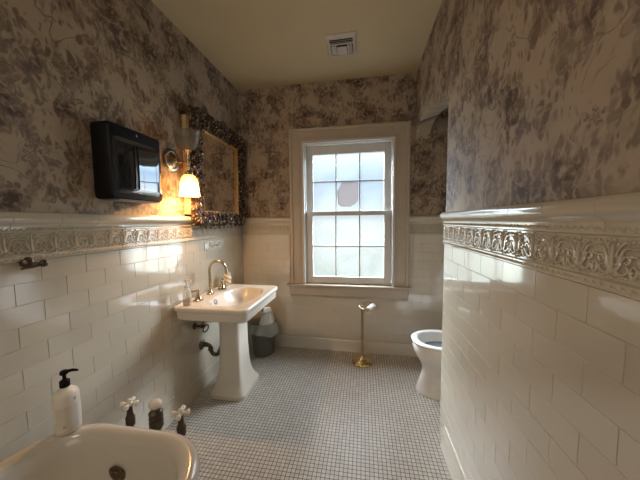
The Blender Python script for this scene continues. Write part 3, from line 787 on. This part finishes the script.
# ------------------------------------------------------------------ toilet paper stand
tx, ty = 1.350, 2.535
t = thing('toilet_paper_stand', (tx, ty, 0), 'freestanding brass toilet paper stand on round base below window', 'paper stand')
MB().lathe([(.094, 0), (.099, .005), (.098, .014), (.090, .026), (.074, .038), (.056, .044), (.050, .052), (.032, .056), (.018, .066), (.012, .074), (.010, .080)], (tx, ty, 0), 'z', 40).build('base', M['brass'], t, 50)
MB().lathe([(.0135, .078), (.0130, .545), (.0165, .550), (.0165, .560), (.0125, .566), (.010, .578), (.003, .586)], (tx, ty, 0), 'z', 16).build('pole', M['nickel'], t, 50)
lp_ = [(tx, ty, .574), (tx - .030, ty - .004, .590), (tx - .034, ty - .040, .590), (tx - .004, ty - .075, .578), (tx + .038, ty - .078, .562), (tx + .056, ty - .055, .556), (tx + .085, ty + .004, .560), (tx + .118, ty + .070, .566)]
MB().tube(smooth(lp_, 6), .0048, 8).build('roll_arm', M['nickel'], t)
MB().tube(smooth([(tx, ty, .576), (tx + .015, ty + .03, .598), (tx + .06, ty + .07, .604), (tx + .105, ty + .085, .586), (tx + .118, ty + .072, .568)], 6), .0035, 8).build('back_loop', M['antique'], t)
MB().ball((tx + .121, ty + .076, .5665), .010, 12, 8).build('end_knob', M['antique'], t)
a_, b_ = Vector((tx + .052, ty - .062, .5555)), Vector((tx + .106, ty + .046, .565))
dq = (b_ - a_); ln = dq.length; rot = dq.to_track_quat('Z', 'Y').to_matrix().to_4x4(); Mr = Matrix.Translation(a_) @ rot
t = thing('toilet_paper_roll', tuple(a_), 'nearly used up white toilet paper roll hung on brass stand', 'paper roll')
MB().lathe([(.020, 0), (.032, .001), (.032, ln - .001), (.020, ln), (.020, 0)], (0, 0, 0), 'z', 24, Mr).build('paper', M['tissue'], t, 40)
MB().lathe([(.019, .002), (.0199, .002), (.0199, ln - .002), (.019, ln - .002), (.019, .002)], (0, 0, 0), 'z', 20, Mr).build('core', M['card'], t, 40)
MB().lathe([(.0055, .004), (.0185, .004), (.0185, .006), (.0055, .006), (.0055, .004)], (0, 0, 0), 'z', 20, Mr).build('core_end', M['card'], t, 40)

# ------------------------------------------------------------------ toilet
TY = 2.20
t = thing('toilet', (2.0, TY, 0), 'white china toilet with open seat in the arched alcove', 'toilet')
def egg(z, xf, xb, hy, n=2.2, N=56):
    """outline with a rounded front (towards -x) and squarer back"""
    cx_ = xf + (xb - xf) * .52; L = []
    for i in range(N):
        a = 2 * PI * (i + .5) / N; c_, s_ = math.cos(a), math.sin(a)
        nn = n if c_ < 0 else 3.2
        rx = cx_ - xf if c_ < 0 else xb - cx_
        L.append((cx_ + rx * math.copysign(abs(c_) ** (2 / nn), c_), TY + hy * math.copysign(abs(s_) ** (2 / nn), s_), z))
    return L
MB().loops([egg(0, 1.800, 2.36, .135, 2.6), egg(.012, 1.800, 2.36, .135, 2.6), egg(.03, 1.806, 2.36, .130, 2.5), egg(.09, 1.822, 2.36, .120), egg(.15, 1.840, 2.36, .114), egg(.19, 1.846, 2.36, .118), egg(.225, 1.838, 2.36, .134), egg(.265, 1.815, 2.34, .160), egg(.31, 1.790, 2.32, .180), egg(.355, 1.772, 2.31, .190), egg(.385, 1.766, 2.305, .193), egg(.395, 1.770, 2.30, .191), egg(.408, 1.770, 2.30, .191), egg(.418, 1.776, 2.29, .187),
            egg(.418, 1.812, 2.20, .150), egg(.405, 1.822, 2.19, .142), egg(.36, 1.845, 2.16, .125), egg(.31, 1.88, 2.12, .098), egg(.27, 1.93, 2.06, .06)]).build('bowl', M['toilet'], t, 45)
MB().loops([egg(.364, 1.846, 2.158, .124), egg(.365, 1.846, 2.158, .124)]).build('water', M['bluewater'], t, 45)
MB().loops([egg(.420, 1.770, 2.26, .188), egg(.425, 1.758, 2.27, .196), egg(.436, 1.756, 2.27, .197), egg(.443, 1.766, 2.265, .190), egg(.443, 1.802, 2.20, .152), egg(.436, 1.815, 2.19, .142), egg(.422, 1.818, 2.19, .140)], False, False).build('seat', M['toilet'], t, 60)
MB().loops([[(p[0] * .06 + 2.20 + (p[2] - .0) , p[1], 0) for p in egg(0, 1.756, 2.24, .19)]] if False else [[(2.290 + dx + (2.24 - p[0]) * .12, p[1], .452 + (2.24 - p[0]) * .99) for p in egg(0, 1.765, 2.24, .188)] for dx in (0, .014)]).build('lid', M['toilet'], t, 40)
MB().loops([rrect(2.42, 2.64, TY - .22, TY + .22, .03, .40, 5), rrect(2.41, 2.65, TY - .235, TY + .235, .03, .74, 5)]).build('tank', M['toilet'], t, 40)
MB().loops([rrect(2.40, 2.66, TY - .245, TY + .245, .03, .742, 5), rrect(2.40, 2.66, TY - .245, TY + .245, .03, .77, 5), rrect(2.41, 2.65, TY - .235, TY + .235, .03, .78, 5)]).build('tank_lid', M['toilet'], t, 40)
MB().box(2.26, 2.44, TY - .11, TY + .11, .33, .41).build('tank_shelf', M['toilet'], t, 40, bevel=.02)

# ------------------------------------------------------------------ bathtub
t = thing('bathtub', (.45, .1, 0), 'white enamel roll rim bathtub in near left corner', 'bathtub')
tx0, tx1, ty0, ty1 = .072, .822, -.72, .888
def TB(z, i, r): return rrect(tx0 + i, tx1 - i, ty0 + i, ty1 - i, r, z, 12)
MB().loops([TB(.10, .19, 0.145), TB(.105, .14, 0.165), TB(.16, .095, 0.195), TB(.30, .060, 0.215), TB(.45, .046, 0.225), TB(.525, .042, 0.207), TB(.530, .020, 0.220), TB(.537, .005, 0.227), TB(.552, .0, 0.230), TB(.566, .003, 0.227), TB(.576, .012, 0.221), TB(.580, .026, 0.213), TB(.577, .042, 0.203), TB(.566, .055, 0.195),
            TB(.545, .064, 0.190), TB(.45, .078, 0.180), TB(.30, .095, 0.185), TB(.20, .125, 0.165), TB(.155, .165, 0.145), TB(.135, .23, 0.100)]).build('tub', M['enamel'], t, 60)
MB().lathe([(.036, 0), (.037, .003), (.031, .007), (.020, .008), (.018, .011), (.008, .012), (.001, .012)], (0, 0, 0), 'z', 24, Matrix.Translation((.405, ty1 - .080, .435)) @ Matrix.Rotation(math.radians(97), 4, 'X')).build('overflow_plate', M['darkbrass'], t, 50)
for x, y in ((.22, .62), (.68, .62), (.22, -.45), (.68, -.45)):
    MB().loops([rrect(x - .04, x + .04, y - .035, y + .035, .02, 0, 4), rrect(x - .045, x + .045, y - .04, y + .04, .02, .02, 4), rrect(x - .025, x + .025, y - .022, y + .022, .015, .06, 4), rrect(x - .05, x + .05, y - .045, y + .045, .02, .135, 4)]).build('foot', M['enamel'], t, 50)

# tub fillers standing behind the tub's far end
def cross_valve(x, y, z, label):
    t = thing('tub_valve', (x, y, 0), label, 'tub valve', 'porcelain tub controls')
    MB().lathe([(.030, 0), (.032, .004), (.022, .012), (.012, .016), (.011, z - .11), (.019, z - .105), (.020, z - .065), (.014, z - .055), (.011, z - .02), (.012, z - .008), (.009, z - .002)], (x, y, 0), 'z', 18).build('stand_pipe', M['pipe'], t, 50)
    hd = MB(); hd.ball((x, y, z), .0155, 12, 8)
    for a in (.35, .35 + PI / 2, .35 + PI, .35 + 1.5 * PI):
        d = Vector((math.cos(a), math.sin(a), .0))
        hd.tube([Vector((x, y, z)) + d * q for q in (.006, .018, .030, .036, .040)], [.0075, .0075, .0125, .0125, .006], 10)
    hd.ball((x, y, z + .014), (.011, .011, .010), 10, 6)
    hd.build('cross_handle', M['china'], t, 60)
cross_valve(.272, 1.0, .570, 'white porcelain cross handle behind tub, the one nearest left wall')
cross_valve(.540, 1.0, .556, 'white porcelain cross handle behind tub, the one farthest from left wall')
x, y, z = .412, 1.0, .585
t = thing('tub_diverter', (x, y, 0), 'ribbed bronze tub diverter with white knob between two cross handles', 'tub valve', 'porcelain tub controls')
pf = [(.034, 0), (.036, .004), (.026, .012), (.016, .018), (.015, z - .13), (.022, z - .125)]
for k in range(4): pf += [(.025, z - .115 + k * .021), (.030, z - .108 + k * .021), (.030, z - .102 + k * .021), (.025, z - .096 + k * .021)]
pf += [(.016, z - .026), (.010, z - .020)]
MB().lathe(pf, (x, y, 0), 'z', 22).build('ribbed_body', M['pipe'], t, 50)
kb = MB().lathe([(.010, z - .024), (.020, z - .018), (.027, z - .006), (.027, z + .006), (.018, z + .016), (.001, z + .019)], (x, y, 0), 'z', 20)
kb.build('knob', M['china'], t, 50)
MB().tube([(x + .018, y + .008, z - .026), (x + .045, y + .03, z - .004), (x + .062, y + .045, z + .012)], [.004, .0045, .005], 8).build('lever', M['china'], t)

# lotion bottle on the tub rim
c = (.170, .820, 0); z = .580
t = thing('lotion_bottle', (c[0], c[1], z), 'white lotion bottle with black pump on the bathtub rim', 'bottle')
t_ = t
MB().lathe([(.036, z + .001), (.041, z + .006), (.042, z + .06), (.0415, z + .134), (.0405, z + .152), (.035, z + .166), (.022, z + .176), (.014, z + .180), (.013, z + .186)], c, 'z', 32).build('bottle', M['white'], t, 50)
def patch(a0, a1, z0, z1, r, mat, name):
    n_ = 10; L = [[(c[0] + q * math.cos(a0 + (a1 - a0) * i / n_), c[1] + q * math.sin(a0 + (a1 - a0) * i / n_), zz) for i in range(n_ + 1)] for q, zz in ((r - .001, z0), (r, z0), (r, z1), (r - .001, z1))]
    MB().loops(L, False, False, False).build(name, mat, t, 40)
ac = math.atan2(-.8, 1.22)
patch(ac - .95, ac + .75, z + .022, z + .115, .0427, M['label'], 'label')
patch(ac + .52, ac + .68, z + .132, z + .144, .0422, M['decal'], 'printed_mark')
patch(ac - .40, ac - .20, z + .030, z + .042, .0432, M['decal'], 'printed_mark')
pm = MB().lathe([(.016, z + .184), (.0165, z + .186), (.0165, z + .208), (.012, z + .212), (.006, z + .214), (.006, z + .234), (.013, z + .235), (.013, z + .246), (.010, z + .250), (.001, z + .251)], c, 'z', 20)
pm.tube([(c[0] - .004, c[1] - .003, z + .243), (c[0] + .020, c[1] + .016, z + .245), (c[0] + .031, c[1] + .025, z + .241), (c[0] + .034, c[1] + .027, z + .237)], [.0075, .006, .0045, .0035], 10)
pm.build('pump', M['blackm'], t, 50)

# ------------------------------------------------------------------ light
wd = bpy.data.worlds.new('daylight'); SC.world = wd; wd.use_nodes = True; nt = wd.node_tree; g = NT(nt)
bg = nt.nodes['Background']
o = g.xyz(nt.nodes.new('ShaderNodeTexCoord').outputs['Generated'])
rp = nt.nodes.new('ShaderNodeValToRGB'); el = rp.color_ramp.elements
nt.links.new(g.m('ADD', g.m('MULTIPLY', o[2], .5), .5), rp.inputs['Fac'])
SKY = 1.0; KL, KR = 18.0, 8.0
stops = [(0, (.20, .24, .18)), (.38, (.56, .63, .53)), (.44, (.74, .80, .75)), (.495, (.82, .88, .88)), (.53, (.62, .74, .85)), (.575, (.38, .54, .74)), (.64, (1.2, 1.4, 1.6)), (.70, (9, 9.5, 10)), (1, (10, 10.5, 11.5))]
while len(el) < len(stops): el.new(.5)
for e, (p_, c_) in zip(el, stops): e.position = p_; e.color = (*c_, 1)
# extra brightness added at unseen side angles to light the walls, most on left
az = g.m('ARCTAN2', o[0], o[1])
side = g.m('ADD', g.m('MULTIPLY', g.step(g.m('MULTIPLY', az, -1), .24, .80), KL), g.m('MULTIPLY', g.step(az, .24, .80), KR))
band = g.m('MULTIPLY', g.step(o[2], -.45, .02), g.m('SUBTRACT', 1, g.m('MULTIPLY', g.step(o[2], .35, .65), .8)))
nt.links.new(rp.outputs['Color'], bg.inputs['Color'])
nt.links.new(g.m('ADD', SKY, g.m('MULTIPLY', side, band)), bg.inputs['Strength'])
po = bpy.data.lights.new('window_portal', 'AREA'); po.shape = 'RECTANGLE'; po.size = .96; po.size_y = 1.53; po.cycles.is_portal = True
pob = bpy.data.objects.new('window_portal', po); COL.objects.link(pob); pob.location = (1.192, D + .19, 1.49); pob.rotation_euler = (-PI / 2, 0, 0)

# fill lights added behind the viewer, above the tub and by near wall
fa = bpy.data.lights.new('tub_fill', 'POINT'); fa.shadow_soft_size = .14; fa.energy = 13; fa.color = (1, .89, .74)  # added point fill, no fixture modelled
fo = bpy.data.objects.new('tub_fill', fa); COL.objects.link(fo); fo.location = (.20, -.60, 2.30)
da = bpy.data.lights.new('near_wall_fill', 'AREA'); da.shape = 'RECTANGLE'; da.size = .85; da.size_y = 2.0; da.energy = 6; da.color = (1, .88, .72)  # added area fill, the near wall has no opening
do = bpy.data.objects.new('near_wall_fill', da); COL.objects.link(do); do.location = (.75, YN + .02, 1.15); do.rotation_euler = (PI / 2, 0, 0)

# ------------------------------------------------------------------ camera
f, pitch, yaw, roll, cxx = 259.8037, .0732, .1662, -.01, 1.3589
fwd = Vector((-math.sin(yaw) * math.cos(pitch), math.cos(yaw) * math.cos(pitch), -math.sin(pitch)))
rt = Vector((math.cos(yaw), math.sin(yaw), 0)); upv = rt.cross(fwd)
r2 = rt * math.cos(roll) + upv * math.sin(roll); u2 = upv * math.cos(roll) - rt * math.sin(roll)
cam = bpy.data.cameras.new('camera'); cam.sensor_width = 36; cam.lens = 36 * f / 640; cam.clip_start = .02
co = bpy.data.objects.new('camera', cam); COL.objects.link(co)
R = Matrix((r2, u2, -fwd)).transposed().to_4x4(); co.matrix_world = Matrix.Translation((cxx, 0, 1.42)) @ R
SC.camera = co

vs_ = SC.view_settings; vs_.view_transform = 'Standard'; vs_.look = 'None'; vs_.gamma = 1; vs_.use_curve_mapping = False; vs_.exposure = 0.3
try:
    SC.cycles.use_denoising = True; SC.cycles.max_bounces = 10; SC.cycles.diffuse_bounces = 6; SC.cycles.transparent_max_bounces = 12
    SC.cycles.sample_clamp_indirect = 4; SC.cycles.caustics_reflective = False
except Exception: pass
